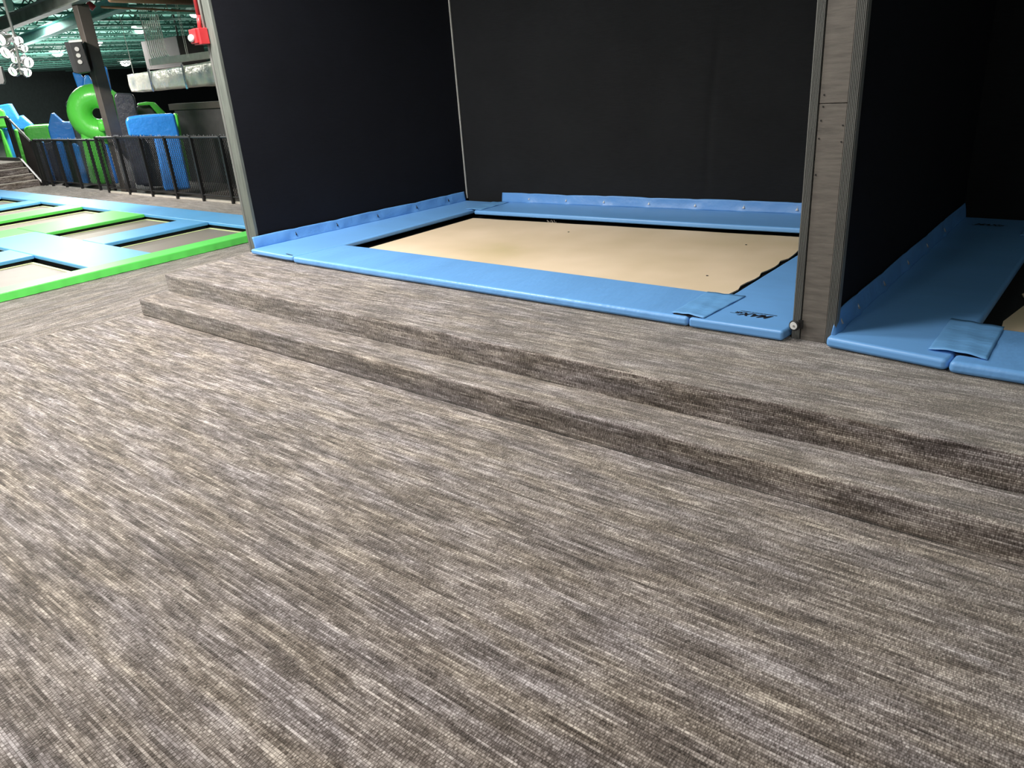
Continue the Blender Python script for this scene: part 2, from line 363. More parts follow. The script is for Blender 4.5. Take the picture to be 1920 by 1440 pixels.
# ------------------------------------------------------------------ padded mats of the bays
ZT = 0.34
def rmat(name, pts, mat, parent=None, z0=ZP + 0.006, z1=ZT, bevel=0.016):
    return MB().prism(pts, z0, z1).build(name, mat, parent, bevel=bevel, seg=4)
def text_mesh(name, s, size, place, mat, parent, shear=0.35, sx=1.0, bold=0.0):
    cu = bpy.data.curves.new(name, 'FONT'); cu.body = s; cu.size = size; cu.shear = shear; cu.offset = bold; cu.extrude = 0.0006; cu.space_character = 1.0
    ob = bpy.data.objects.new(name, cu); COL.objects.link(ob)
    bpy.context.view_layer.update()
    me = bpy.data.meshes.new_from_object(ob); bpy.data.objects.remove(ob)
    me.transform(Matrix.Diagonal((sx, 1, 1, 1))); me.transform(place)
    me.materials.clear()
    o = link(name, me, mat, parent)
    o.matrix_parent_inverse = parent.matrix_world.inverted()
    return o
def logo(parent, x, y, rot, sc=1.0):
    # x,y: start of the big word on its base line
    P = Matrix.Translation((x, y, ZT + 0.0012)) @ Matrix.Rotation(rot, 4, 'Z') @ Matrix.Scale(sc, 4)
    text_mesh('printed_logo', 'MAX', 0.072, P, MT['ink'], parent, 0.45, 1.0, 0.0022)
    text_mesh('printed_logo', 'AIR', 0.030, P @ Matrix.Translation((0.155, 0.0, 0)), MT['ink'], parent, 0.45, 1.0, 0.0008)
    for a, b, yy, t in [(-0.012, 0.060, -0.022, 0.005), (0.130, 0.185, -0.022, 0.005), (0.125, 0.225, 0.028, 0.0025)]:
        vs = [P @ Vector(q) for q in [(a, yy, 0), (b, yy, 0), (b + .004, yy + t, 0), (a + .004, yy + t, 0)]]
        MB().hull(vs, Vector((0, 0, 0.0006))).build('printed_logo', MT['ink'], parent)
    text_mesh('printed_logo', 'TRAMPOLINES', 0.0105, P @ Matrix.Translation((0.064, -0.022, 0)), MT['ink'], parent, 0.2, 0.9)
def flap(name, a, b, n, parent, side, z0=ZT - 0.004, z1=0.44, ties=(), wav=0.008, mat='flap', taper=0.0):
    # vinyl strip lacing the mat to the wall; a,b ends on the wall foot; side: unit vector off the wall
    a = Vector((*a, 0)); b = Vector((*b, 0)); L = (b - a).length; sd = Vector((*side, 0))
    def f(u, v):
        p = a.lerp(b, u); x = u * L
        d = min([abs(x - t) for t in ties] + [9])
        pin = math.exp(-(d / 0.05) ** 2)
        off = 0.006 + (1 - v) ** 2 * 0.020 + (wav * (math.sin(x * 9) + 0.7 * math.sin(x * 23 + 1)) + wav) * v * (1 - v) * 2.2 * (1 - pin) + 0.010 * pin * (1 - v)
        tp = min(1.0, 0.08 + x / taper) if taper else 1.0
        return p + sd * off + Vector((0, 0, z0 + (z1 - z0) * v * tp - 0.004 * pin * v + 0.0025 * math.sin(x * 6) * v))
    o = MB().grid(None, n, 8, f).build(name, MT[mat], parent, smooth=True, solid=0.004)
    return a, b, L, sd
def tie(parent, p, sd, mat='white', r=0.010, drop=0.018):
    m = MB(); m.torus(p + sd * 0.012, sd, r * 0.8, 0.0022, 14, 6)
    m.build('grommet', MT['rail'] if mat == 'white' else MT['steel'], parent, smooth=True)
    k = MB(); k.tube(p + sd * 0.016 + Vector((0, 0, 0.004)), p + sd * 0.026 + Vector((0, 0, -drop)), 0.002, 8, r)
    k.build('lacing_knot', MT[mat], parent, smooth=True)

def sheet(name, corners, z, h, mat, parent, n=18, m=14, lift=0.012, front=0, seed=0):
    # cloth patch over a joint: corners ordered front-left, front-right, back-right, back-left
    c = [Vector((*q, 0)) for q in corners]
    def f(u, v):
        p = c[0].lerp(c[1], u).lerp(c[3].lerp(c[2], u), v)
        e = math.sin(math.pi * u)
        zz = z + h + lift * e * (1 - v) ** 3 + 0.002 * math.sin(u * 14 + 5 * v + seed) * e + 0.0022 * math.sin(v * 17 + 3 * u + seed) * math.sin(math.pi * v)
        return p + Vector((0, 0, zz))
    return MB().grid(None, n, m, f).build(name, mat, parent, smooth=True, solid=0.003)

# --- left bay
t = thing('wall_side_mat', 'blue padded mat along the foot of the dark left wall', 'mat', loc=(-5.5, 4.8, ZP))
rmat('cushion', [(-5.965, 3.58), (-5.42, 3.555), (-5.335, 3.56), (-5.268, 4.04), (-5.248, 5.665), (-5.248, 6.125), (-5.735, 6.12)], MT['blue_y'], t, z0=0.297)
ties = [0.42, 0.86, 1.33, 1.82, 2.25]
A, B, L, sd = flap('lacing_flap', (-5.975, 3.62), (-5.722, 6.10), 150, t, (0.995, -0.11), z1=0.435, ties=ties, wav=0.010)
for q in ties: tie(t, A.lerp(B, q / L) + Vector((0, 0, 0.395)), sd, 'steel', 0.007, 0.02)
t = thing('front_mat', 'long blue padded mat across the front edge of the tan trampoline', 'mat', loc=(-3.6, 3.8, ZP))
rmat('cushion', [(-5.320, 3.553), (-4.4, 3.545), (-3.0, 3.548), (-1.775, 3.55), (-1.775, 4.045), (-3.3, 4.055), (-4.99, 4.055), (-5.254, 4.045)], MT['blue'], t, bevel=0.02)
sheet('cover_flap', [(-1.885, 3.575), (-1.69, 3.565), (-1.655, 4.03), (-1.885, 4.02)], ZT, 0.004, MT['patch'], t, lift=0.008)
MB().box(-1.87, -1.70, 3.568, 3.62, ZT - 0.001, ZT + 0.003).build('flap_slot_shade', MT['ink'], t)  # black strip paints the shade in the slot under the lifted flap
MB().prism([(-5.47, 3.595), (-5.36, 3.575), (-5.352, 3.588), (-5.46, 3.605)], ZT - 0.001, ZT + 0.0015).build('seam_slit', MT['ink'], t)
t = thing('column_side_mat', 'blue padded mat with printed logo on the left of the column', 'mat', loc=(-1.5, 4.8, ZP))
rmat('cushion', [(-1.770, 3.548), (-1.262, 3.56), (-1.25, 3.68), (-1.25, 6.45), (-1.74, 6.40), (-1.742, 4.1)], MT['blue_y'], t)
logo(t, -1.385, 3.755, math.pi)
t = thing('back_wall_mat', 'blue padded mat along the black back wall behind the tan bed', 'mat', loc=(-3.4, 6.0, ZP))
rmat('cushion', [(-5.205, 5.67), (-4.0, 5.75), (-2.6, 5.83), (-1.755, 5.90), (-1.755, 6.455), (-5.205, 6.165)], MT['blue_y'], t, z0=0.297)
sheet('cover_flap', [(-5.33, 5.69), (-5.13, 5.70), (-5.13, 6.14), (-5.33, 6.12)], ZT, 0.004, MT['patch'], t, lift=0.003, seed=2)
A, B = Vector((-5.24, 6.182, 0)), Vector((-1.76, 6.478, 0))
tx = [-4.90, -4.46, -4.04, -3.57, -3.12, -2.68, -2.23]
ties = [(x - A.x) / (B.x - A.x) * (B - A).length for x in tx]
A, B, L, sd = flap('lacing_flap', A.xy, B.xy, 160, t, (0.085, -0.995), z1=0.432, ties=ties, wav=0.005)
for i, q in enumerate(ties): tie(t, A.lerp(B, q / L) + Vector((0, 0, 0.385)), sd, 'white', 0.009 + 0.0012 * i, 0.016 + 0.001 * i)
# bed
t = thing('trampoline', 'large tan rectangular trampoline bed between the blue mats of the left bay', 'trampoline', loc=(-3.5, 5, 0.2))
ed = []
def wob(i): return 0.012 * math.sin(i * 1.7) + 0.008 * math.sin(i * 3.1)
for i in range(24): ed.append((-1.858 + wob(i) , 3.95 + i * 1.95 / 23))
bl = [(-2.0 - i * 0.2, 5.885 - 0.078 * i * 0.2 + 0.4 * wob(i)) for i in range(16)]
outline = [(-5.19, 3.95)] + [(p[0], p[1]) for p in ed] + bl + [(-5.19, 5.635)]
MB().prism(outline, 0.262, 0.27).build('bed', MT['bed'], t)
MB().prism([(-5.45, 3.75), (-1.45, 3.75), (-1.45, 6.3), (-5.45, 6.0)], 0.235, 0.25).build('spring_cover', MT['webbing'], t)
tf = MB()
for i in range(9):
    a = Vector((-4.33 + 0.012 * i, 5.735 + 0.003 * math.sin(i * 2), 0.262)); tf.tube(a, a + Vector((0.012 * math.sin(i * 5), -0.01, 0.022 + 0.008 * math.sin(i * 3))), 0.0018, 5)
tf.build('frayed_edge', MT['nosing'], t)
for px, py in [(1066, 435), (1399, 459), (1326, 517)]:
    p = oz(px, py, 0.271); MB().tube(p, p + Vector((0, 0, 0.002)), 0.008, 8).build('black_speck', MT['ink'], t)

# --- right bay
t = thing('divider_side_mat', 'wide blue padded mat with dark logo along the divider wall right of the column', 'mat', loc=(-0.8, 5, ZP))
rmat('cushion', [(-1.058, 3.575), (-0.53, 3.515), (-0.515, 3.55), (-0.50, 4.05), (-0.495, 6.655), (-1.045, 6.665)], MT['blue_y'], t, bevel=0.02)
ties = [0.10, 0.37, 0.84, 1.35, 1.83, 2.33]
A, B, L, sd = flap('lacing_flap', (-1.052, 3.61), (-1.052, 6.66), 150, t, (1, 0), z1=0.447, ties=ties, wav=0.006, taper=0.085)
for q in ties: tie(t, A.lerp(B, q / L) + Vector((0, 0, 0.393)), sd, 'rail', 0.007, 0.022)
logo(t, -0.925, 6.385, 0, 0.92)
t = thing('front_mat', 'blue padded mat cut off by the right edge of the photo in the right bay', 'mat', loc=(0.5, 3.8, ZP))
rmat('cushion', [(-0.515, 3.50), (1.5, 3.50), (2.9, 3.50), (2.9, 4.045), (-0.49, 4.045)], MT['blue'], t, z1=ZT + 0.002, bevel=0.022)
sheet('cover_flap', [(-0.618, 3.60), (-0.385, 3.575), (-0.392, 4.055), (-0.622, 4.085)], ZT + 0.002, 0.005, MT['patch'], t, lift=0.012, seed=4)
MB().box(-0.51, -0.41, 3.592, 3.63, ZT - 0.001, ZT + 0.004).build('flap_slot_shade', MT['ink'], t)  # dark slot under this flap, its shade put in as black
t = thing('back_wall_mat', 'blue padded mat at the back of the right bay, just a corner in view', 'mat', loc=(0.6, 6.3, ZP))
rmat('cushion', [(-0.488, 6.09), (2.9, 6.09), (2.9, 6.66), (-0.488, 6.66)], MT['blue_y'], t)
sheet('cover_flap', [(-0.60, 6.10), (-0.38, 6.10), (-0.38, 6.62), (-0.62, 6.62)], ZT, 0.004, MT['patch'], t, lift=0.008, seed=6)
t = thing('trampoline', 'tan trampoline bed mostly beyond the right edge of the photo', 'trampoline', loc=(0.8, 5, 0.2))
MB().prism([(-0.40, 3.95), (2.6, 3.95), (2.6, 6.0), (-0.28, 6.0), (-0.28, 5.3), (-0.40, 5.1), (-0.43, 5.0), (-0.38, 4.85), (-0.44, 4.45)], 0.242, 0.25).build('bed', MT['bed'], t)
MB().prism([(-0.8, 3.75), (2.8, 3.75), (2.8, 6.3), (-0.8, 6.3)], 0.212, 0.228).build('spring_cover', MT['webbing'], t)

# ------------------------------------------------------------------ trampoline court on the left
Z0, Z1 = 0.032, 0.075
def pad(name, x0, x1, y0, y1, mat, label, group):
    t = thing(name, label, 'pad', group, loc=((x0 + x1) / 2, (y0 + y1) / 2, Z0))
    MB().box(x0, x1, y0, y1, Z0, Z1).build('cushion', MT[mat], t, bevel=0.012)
    MB().box(x0 + 0.03, x1 - 0.03, y0 + 0.03, y1 - 0.03, -0.044, Z0 - 0.001).build('frame_rail', MT['pit'], t)
    return t
G = 'padding strips of the trampoline court'
t = thing('edge_pad', 'long bright green edge pad between the carpet and the court', 'pad', G, loc=(-8.0, 1.5, 0))
MB().box(-8.165, -7.885, -3.5, 5.57, Z0, Z1 + 0.004).build('cushion', MT['cgreen'], t, bevel=0.012)
sk = MB()
def skf(u, v):
    y = -3.5 + u * 9.07
    return (-7.884 + 0.006 * math.sin(y * 41) * math.sin(y * 17) * (1 - v) + 0.004 * (1 - v), y, 0.004 + v * 0.062)
sk.grid(None, 600, 4, skf).build('skirt', MT['cgreen'], t, smooth=True)
pad('court_pad', -19.5, -8.166, 5.085, 5.57, 'cblue', 'long light blue pad along the fence side of the court', G)
pad('court_pad', -9.93, -9.33, 3.742, 5.083, 'cblue', 'light blue pad strip between the two grey beds nearest the dark wall', G)
pad('court_pad', -12.03, -11.04, 3.742, 5.083, 'cgreen', 'widest green pad strip with pointed far end in the court', G)
pad('court_pad', -13.68, -13.08, 3.2, 5.083, 'cgreen', 'narrower green pad strip behind the widest green one', G)
pad('court_pad', -15.24, -14.76, 3.4, 5.083, 'cblue', 'light blue pad strip beyond both green strips', G)
pad('court_pad', -17.1, -16.62, 3.4, 5.083, 'cblue', 'farthest light blue cross strip of the court', G)
pad('court_pad', -11.34, -8.167, 3.065, 3.74, 'cblue', 'broad light blue walkway pad joining the near green edge', G)
pad('court_pad', -12.03, -11.342, -1.0, 3.74, 'cgreen', 'green pad strip continuing at the far end of the blue walkway', G)
pad('court_pad', -10.27, -9.57, 0.0, 3.063, 'cblue', 'light blue pad strip at the left photo edge in front of the walkway', G)
def court_bed(x0, x1, y0, y1, label):
    t = thing('court_trampoline', label, 'trampoline', 'grey beds of the trampoline court', loc=((x0 + x1) / 2, (y0 + y1) / 2, 0))
    MB().box(x0, x1, y0, y1, -0.012, -0.004).build('bed', MT['courtbed'], t)
    b = 0.035; m = MB()
    m.box(x0, x1, y1 - b, y1, -0.0035, 0.002); m.box(x0, x0 + b, y0, y1 - b, -0.0035, 0.002)
    m.box(x1 - b, x1, y0, y1 - b, -0.0035, 0.002); m.box(x0 + b, x1 - b, y0, y0 + b, -0.0035, 0.002)
    m.build('border_webbing', MT['yellow'], t)
for a in [(-9.30, -8.05, 3.70, 5.075, 'grey-brown trampoline bed nearest the foot of the dark wall'),
          (-11.04, -9.95, 3.70, 5.10, 'grey-brown bed between a blue strip and the widest green strip'),
          (-13.07, -12.04, 3.0, 5.10, 'grey-brown bed between the two green strips'),
          (-14.75, -13.69, 3.2, 5.10, 'grey-brown bed between the narrower green and a blue strip'),
          (-16.60, -15.25, 3.2, 5.10, 'sliver of the farthest grey bed of the court'),
          (-9.555, -8.05, 0.4, 3.03, 'grey-brown bed in front of the blue walkway at the left edge'),
          (-11.33, -10.28, 0.4, 3.06, 'tiny corner of grey bed at the left edge past a blue strip')]:
    court_bed(*a)

# ------------------------------------------------------------------ chain link fences
def fence(label, xs, y, x_end, ztop, zb=0.10):
    t = thing('chain_link_fence', label, 'fence', loc=((xs[0] + xs[-1]) / 2, y, 0))
    for x in xs:
        MB().box(x - .022, x + .022, y - .022, y + .022, 0.0, ztop + 0.02).build('post', MT['steel'], t)
    xa, xb = x_end
    MB().tube((xa, y, ztop), (xb, y, ztop), 0.018, 8).build('top_rail', MT['steel'], t)
    MB().tube((xa, y, zb), (xb, y, zb), 0.014, 8).build('bottom_rail', MT['steel'], t)
    m = MB(); s = 0.062; hgt = ztop - zb; y2 = y + 0.03
    k = xa - hgt
    while k < xb:
        for d in (1, -1):
            x0 = k if d > 0 else k + hgt; x1 = x0 + d * hgt; z0, z1 = zb, ztop
            # clip to the panel
            def clipx(xq): return min(max(xq, xa), xb)
            def zat(xq): return zb + abs(xq - x0)
            if max(x0, x1) <= xa or min(x0, x1) >= xb: continue
            cx0, cx1 = clipx(x0), clipx(x1)
            m.tube((cx0, y2, zat(cx0)), (cx1, y2, zat(cx1)), 0.0042, 3, cap=False)
        k += s
    tag(m.build('wire_mesh', MT['wire'], t), kind='stuff')
    g = MB(); x = xa; rnd = random.Random(3)  # glints along the mesh top, put in as light grey wire ends
    while x < xb:
        g.tube((x, y2, ztop), (x + rnd.uniform(-.02, .02), y2, ztop + rnd.uniform(0.015, 0.045)), 0.004, 4); x += 0.05
    tag(g.build('wire_ends', MT['glint'], t), kind='stuff')
fence('black chain link fence section standing in front of the blue block arch', [-6.9, -7.75, -8.55, -9.35, -10.12, -10.86, -11.71, -12.54, -13.38, -14.22, -15.05], 6.40, (-15.05, -6.3), 0.985)
fence('black chain link fence section beside the stairs on the left', [-18.30, -17.96, -17.27, -16.54, -15.72, -15.10], 6.53, (-18.32, -15.08), 0.93)

# ------------------------------------------------------------------ stairs at the far left
t = thing('stairs', 'carpeted stairs with pale nosings at the left edge beside the fence', 'stairs', loc=(-18.6, 6, 0))
for k in range(4):
    x1 = -18.47 - 0.205 * k
    MB().box(-21.0 if k == 3 else x1 - 0.205, x1, 5.6, 6.46, 0.0, 0.125 * (k + 1)).build('tread', MT['carpet_y'], t)
    MB().box(x1 - 0.035, x1 + 0.006, 5.6, 6.44, 0.125 * (k + 1) + 0.0005, 0.125 * (k + 1) + 0.012).build('nosing', MT['nosing'], t)
MB().hull([(-18.36, 6.47, 0.0), (-18.36, 6.47, 0.06), (-19.2, 6.47, 0.57), (-21, 6.47, 0.57), (-21, 6.47, 0.0)], Vector((0, 0.03, 0))).build('stringer', MT['steel'], t)
MB().tube((-18.36, 6.46, 0.07), (-19.2, 6.46, 0.58), 0.012, 6).build('stringer_trim', MT['rail'], t)
t = thing('handrail', 'grey handrail sloping down the right side of the stairs', 'handrail', loc=(-18.9, 6.5, 0))
a = oy(12, 219, 6.5); b = oy(56, 264, 6.5)
MB().path([oy(-40, 224, 6.5), a, b], 0.022, 8).build('rail', MT['rail'], t)
for px in (10, 15):
    p = oy(px, 221, 6.5 + (0.03 if px == 10 else 0)); MB().box(p.x - .03, p.x + .03, p.y - .02, p.y + .02, 0.57, p.z).build('post', MT['steel'], t)
MB().box(b.x - .025, b.x + .025, b.y + .002, b.y + .04, 0.0, b.z).build('post', MT['steel'], t)

# ------------------------------------------------------------------ inflatables behind the fence
def puff(name, pts, d, depth, mat, parent=None, bevel=0.07):
    p = [od(x, y, d) for x, y in pts]
    return MB().hull(p, U * depth).build(name, MT[mat], parent, bevel=bevel, seg=4)
def solo(name, label, pts, d, depth, mat, group=None, bevel=0.07, cat='inflatable'):
    return tag(puff(name, pts, d, depth, mat, None, bevel), label, cat, group)
GI = 'inflatable obstacle course behind the fence'
t = thing('inflatable_arch', 'blue inflatable block arch with one thick leg at the right end of the course', 'inflatable', GI, loc=od(330, 357, 16.0))
puff('arch_body', [(235, 227), (240, 220), (258, 217), (283, 215), (327, 213), (336, 250), (345, 295), (358, 354), (309, 359), (298, 300), (288, 257), (242, 256)], 15.6, 0.55, 'iblue', t, 0.08)
puff('side_panel', [(326, 212), (334, 213), (341, 255), (352, 300), (358, 340), (350, 340), (338, 290)], 16.3, 0.3, 'igreen', t, 0.04)
solo('inflatable_pillar', 'glossy black inflatable pillar right behind the blue block arch', [(213, 181), (217, 174), (248, 175), (253, 183), (265, 240), (288, 346), (256, 348), (228, 255)], 17.0, 0.6, 'iblack', GI)
solo('inflatable_pillar', 'glossy black inflatable pillar left of the big green ring', [(122, 194), (127, 188), (152, 187), (168, 260), (188, 346), (163, 346), (139, 250)], 19.6, 0.6, 'iblack', GI)
t = thing('inflatable_ring', 'big green inflatable ring arch crowned with two blue spikes', 'inflatable', GI, loc=od(185, 345, 18.4))
cR = od(184, 213, 18.6)
MB().torus(cR, U + V * 0.15, 0.34, 0.235, 36, 16).build('ring', MT['igreen'], t, smooth=True)
puff('ring_leg', [(145, 225), (170, 240), (196, 235), (201, 258), (219, 346), (171, 346), (153, 262)], 18.5, 0.5, 'igreen', t)
puff('tube_stub', [(180, 224), (199, 223), (205, 247), (186, 250)], 17.9, 0.4, 'igreen', t, 0.1)
puff('spike', [(135, 135), (152, 139), (157, 148), (156, 176), (150, 178)], 19.2, 0.25, 'iblue', t, 0.04)
puff('spike', [(156, 146), (160, 140), (167, 141), (177, 163), (181, 176), (155, 177)], 19.0, 0.25, 'iblue', t, 0.04)
t = thing('inflatable_column', 'tall slim green inflatable column with a blue top and a white foot', 'inflatable', GI, loc=od(240, 348, 17.4))
puff('column_body', [(197, 174), (210, 173), (223, 225), (231, 258), (237, 285), (223, 285), (206, 220)], 17.4, 0.35, 'igreen', t)
puff('column_top', [(185, 124), (200, 124), (210, 173), (197, 174)], 17.5, 0.25, 'iblue', t, 0.05)
puff('white_foot', [(223, 286), (237, 286), (256, 347), (241, 349)], 17.3, 0.35, 'iwhite', t)
t = thing('inflatable_block', 'blue inflatable block with a pointed horn above the fence', 'inflatable', GI, loc=od(120, 263, 20.8))
puff('block_body', [(89, 240), (135, 229), (146, 264), (166, 346), (115, 344), (96, 266)], 20.9, 0.5, 'iblack', t)
puff('block_top', [(90, 240), (95, 214), (97, 211), (117, 229), (135, 229), (145, 263), (96, 264)], 20.6, 0.6, 'iblue', t, 0.03)
solo('inflatable_tube', 'horizontal green inflatable tube between two blue blocks', [(43, 243), (50, 236), (62, 235), (90, 233), (97, 264), (52, 266)], 21.8, 0.6, 'igreen', GI, 0.12)
t = thing('inflatable_corner', 'blue spiky inflatable corner piece at the left edge of the photo', 'inflatable', GI, loc=od(10, 300, 23.5))
puff('spiky_top', [(-40, 200), (0, 197), (17, 194), (30, 216), (34, 222), (37, 216), (40, 217), (61, 236), (44, 243), (18, 244), (-40, 240)], 23.6, 0.6, 'iblue', t, 0.04)
puff('green_cap', [(-40, 204), (0, 203), (7, 208), (17, 240), (-40, 240)], 23.3, 0.25, 'igreen', t, 0.05)
puff('blue_leg', [(3, 244), (18, 240), (34, 300), (21, 302)], 23.5, 0.4, 'iblue', t)
puff('green_leg', [(-2, 240), (4, 244), (26, 304), (14, 304)], 23.3, 0.4, 'igreen', t)
puff('green_leg', [(25, 242), (33, 242), (58, 312), (48, 325), (36, 290)], 23.0, 0.4, 'igreen', t)
solo('inflatable_pillar', 'dull brown-black inflatable pillar beside the stair handrail', [(32, 243), (42, 250), (60, 266), (84, 348), (62, 348)], 22.4, 0.5, 'brownsteel', GI)
for lb, pts, d in [('slim blue inflatable bumper nearest the stairs, behind the fence', [(72, 266), (81, 266), (105, 343), (97, 343)], 20.9),
                   ('broad blue inflatable bumper, second from the stairs', [(102, 265), (116, 265), (139, 345), (126, 345)], 20.3),
                   ('blue inflatable bumper, third from the stairs, left of the green ring', [(134, 268), (147, 272), (168, 346), (155, 346)], 19.2),
                   ('slim blue inflatable bumper right of the green ring leg', [(196, 270), (202, 270), (223, 344), (216, 345)], 18.2),
                   ('blue inflatable bumper just left of the brown column foot', [(208, 272), (215, 272), (234, 346), (227, 346)], 17.9)]:
    solo('inflatable_bumper', lb, pts, d, 0.3, 'iblue', 'blue bumpers behind the fence', 0.05)
for lb, pts, d in [('dark grey inflatable panel between the first two blue bumpers', [(60, 266), (103, 264), (127, 345), (83, 345)], 21.2 + 0.5),
                   ('dark grey inflatable panel behind the arch leg', [(246, 256), (290, 256), (312, 350), (268, 350)], 16.9 + 0.7)]:
    solo('inflatable_wall', lb, pts, d, 0.3, 'iblack', GI, 0.05)
t = thing('inflatable_roof', 'green bent inflatable roof strip over a brown panel behind the blue arch', 'inflatable', GI, loc=od(285, 200, 19.5))
puff('roof_strip', [(258, 194), (275, 191), (290, 192), (313, 214), (320, 222), (302, 222), (281, 197), (258, 198)], 19.5, 0.4, 'igreen', t, 0.04)
puff('side_cloth', [(256, 199), (281, 198), (300, 222), (300, 260), (262, 262)], 19.7, 0.4, 'partition', t, 0.04)

# low partition at the right behind the fence
t = thing('partition', 'low dark grey-brown partition with a cap rail behind the fence beside the wall', 'partition', loc=oy(370, 340, 8.6))
a = oy(319, 197, 8.6); b = oy(430, 188, 8.6)
MB().box(a.x + 0.12, -7.0, 8.6, 8.75, -0.16, a.z - 0.09).build('panel', MT['partition'], t)
MB().box(a.x, -7.0, 8.56, 8.79, a.z - 0.10, a.z + 0.02).build('cap_rail', MT['brownpost'], t)

# ------------------------------------------------------------------ far wall, ceiling, joists and beams
ZD = 3.92
P1 = Vector((-53.1, 18.4, 0)); dr = Vector((-0.57, 0.82, 0)).normalized(); nn = Vector((-0.82, -0.57, 0)).normalized() * 0.3
q0, q1 = P1 - dr * 34, P1 + dr * 60
struct('wall_far', MB().prism([q0.xy, q1.xy, (q1 + nn).xy, (q0 + nn).xy], -0.3, ZD), MT['farwall'])
struct('ceiling', MB().box(-95, 8, -6, 70, ZD, ZD + 0.1), MT['deck'])
x = -10.0; k = 0
while x > -58:
    y0 = -x * 0.22 - 1.0; y1 = -x * 0.66 + 2.0
    lab = ('ceiling_joist', 'teal open web ceiling joist in the row running under the roof deck', 'joist', 'open web joists under the roof deck')
    t = thing(*lab[:3], group=lab[3], loc=(x, (y0 + y1) / 2, 3.4))
    cm = 'chord' if k % 3 else 'chord_l'
    MB().box(x - .05, x + .05, y0, y1, 3.84, 3.90).build('top_chord', MT['chord'], t)
    MB().box(x - .04, x + .04, y0, y1, 3.40, 3.45).build('bottom_chord', MT[cm], t)
    m = MB(); y = y0; up = True; stp = 0.35 if x > -35 else 0.7
    while y < y1:
        za, zb_ = (3.44, 3.85) if up else (3.85, 3.44)
        m.tube((x, y, za), (x, min(y + stp, y1), zb_), 0.016, 4, cap=False); up = not up; y += stp
    m.build('web_bracing', MT['chord'], t)
    x -= 1.55 if x > -30 else 2.4; k += 1
def ibeam(name, label, a, b, hgt, wd, mat):
    a = Vector(a); b = Vector(b); d = (b - a); d.z = 0; d.normalize(); s = Vector((-d.y, d.x, 0)) * wd / 2
    m = MB()
    for z0, z1, f in [(0, 0.02, 1), (hgt - 0.02, hgt, 1), (0.02, hgt - 0.02, 0.12)]:
        m.prism([(a - s * f).xy, (b - s * f).xy, (b + s * f).xy, (a + s * f).xy], a.z + z0, a.z + z1)
    return tag(m.build(name, mat), label, 'beam')
ctop = oy(150, 6, 6.5)
a = oz(-60, 84, ctop.z); b = oz(168, -2, ctop.z)
ibeam('steel_beam', 'grey-green steel beam resting on the brown column, top left', a, b + (b - a).normalized() * 3, 0.24, 0.2, MT['beam'])
a = oz(30, 90, 3.16); b = oz(226, 20, 3.16)
ibeam('steel_beam', 'light teal steel beam crossing behind the brown column', a, b + (b - a) * 0.05, 0.24, 0.24, MT['teal'])
# brown column at the fence with a black loudspeaker
cb = Vector((-14.35, 6.62, 0))
cb = oy(244, 366, 6.60); 
t = thing('steel_column', 'brown steel column rising behind the fence to the grey-green beam', 'column', loc=(cb.x, cb.y, -0.16))
MB().box(cb.x - .10, cb.x + .10, cb.y - .10, cb.y + .10, -0.16, ctop.z).build('shaft', MT['brownpost'], t, bevel=0.008)
MB().box(cb.x - .18, cb.x + .18, cb.y - .02, cb.y + .02, ctop.z - 0.02, ctop.z - 0.001).build('cap_plate', MT['steel'], t)
t = thing('loudspeaker', 'black loudspeaker cabinet mounted on the brown column', 'speaker', loc=od(150, 110, 15.6))
dS = 15.75
MB().hull([od(*q, dS) for q in [(128, 78), (152, 76), (171, 134), (146, 138)]], U * 0.35).build('cabinet', MT['steel'], t, bevel=0.01)
MB().hull([od(*q, dS + 0.02) for q in [(120, 79), (129, 78), (147, 138), (138, 136)]], U * 0.3).build('side_panel', MT['dark'], t, bevel=0.01)
for px, py in [(144, 92), (147, 104), (150, 116)]:
    p = od(px, py, dS - 0.01); MB().tube(p, p + U * 0.02, 0.035, 14).build('driver', MT['rail'], t)
MB().hull([od(*q, dS - 0.01) for q in [(128, 76), (153, 74), (154, 78), (129, 80)]], U * 0.3).build('mounting_bracket', MT['conduit'], t)

# cluster of silvery stage lights, top left
for i, (px, py, r, dx, dy) in enumerate([(8, 72, 11, -1, .3), (30, 76, 9, 1, .3), (17, 95, 11, -1, .5), (42, 90, 7, 1, .2), (48, 115, 10, 1, .4), (29, 131, 9, -1, .5), (47, 134, 8, 1, .5), (27, 108, 7, 0.3, 1)]):
    c = od(px, py, 13.5 + 0.15 * (i % 3)); rr = r * 13.5 / 1640
    desc = ['leftmost of the upper pair', 'right one of the upper pair', 'brightest, in the middle left', 'small one at the middle right', 'right one above the lowest pair', 'lower left one', 'lower right one', 'small one in the centre'][i]
    t = thing('stage_light', 'silvery stage light in the hanging cluster, ' + desc, 'stage light', 'silvery stage lights hanging at the top left', loc=c)
    ax = (-U * 0.7 + V * 0.5 * dx - Vector((0, 0, 0.6 * dy))).normalized()
    MB().tube(c - ax * rr * 1.1, c + ax * rr * 0.9, rr * 0.55, 14, rr * 0.95).build('can', MT['silver'], t, smooth=False)
    MB().tube(c + ax * rr * 0.80, c + ax * rr * 0.93, rr * 0.85, 14).build('lens', MT['stage_lens'], t)
    pc = od(25, 60, 13.6).lerp(od(40, 140, 13.6), min(1, max(0, (py - 60) / 80)))
    MB().tube(c - ax * rr, pc, 0.012, 6).build('arm', MT['rail'], t)
    MB().torus(c, ax.cross(Vector((0, 0, 1))), rr * 1.05, 0.012, 16, 6).build('yoke', MT['silver'], t, smooth=True)
c0 = od(25, 60, 13.6); c1 = od(40, 140, 13.6)
tag(MB().tube(c0, (c0.x, c0.y, ZD), 0.02, 8).tube(c0, c1, 0.02, 8).build('hanging_pole', MT['rail']), 'thin pole carrying the silvery stage lights', 'pole')
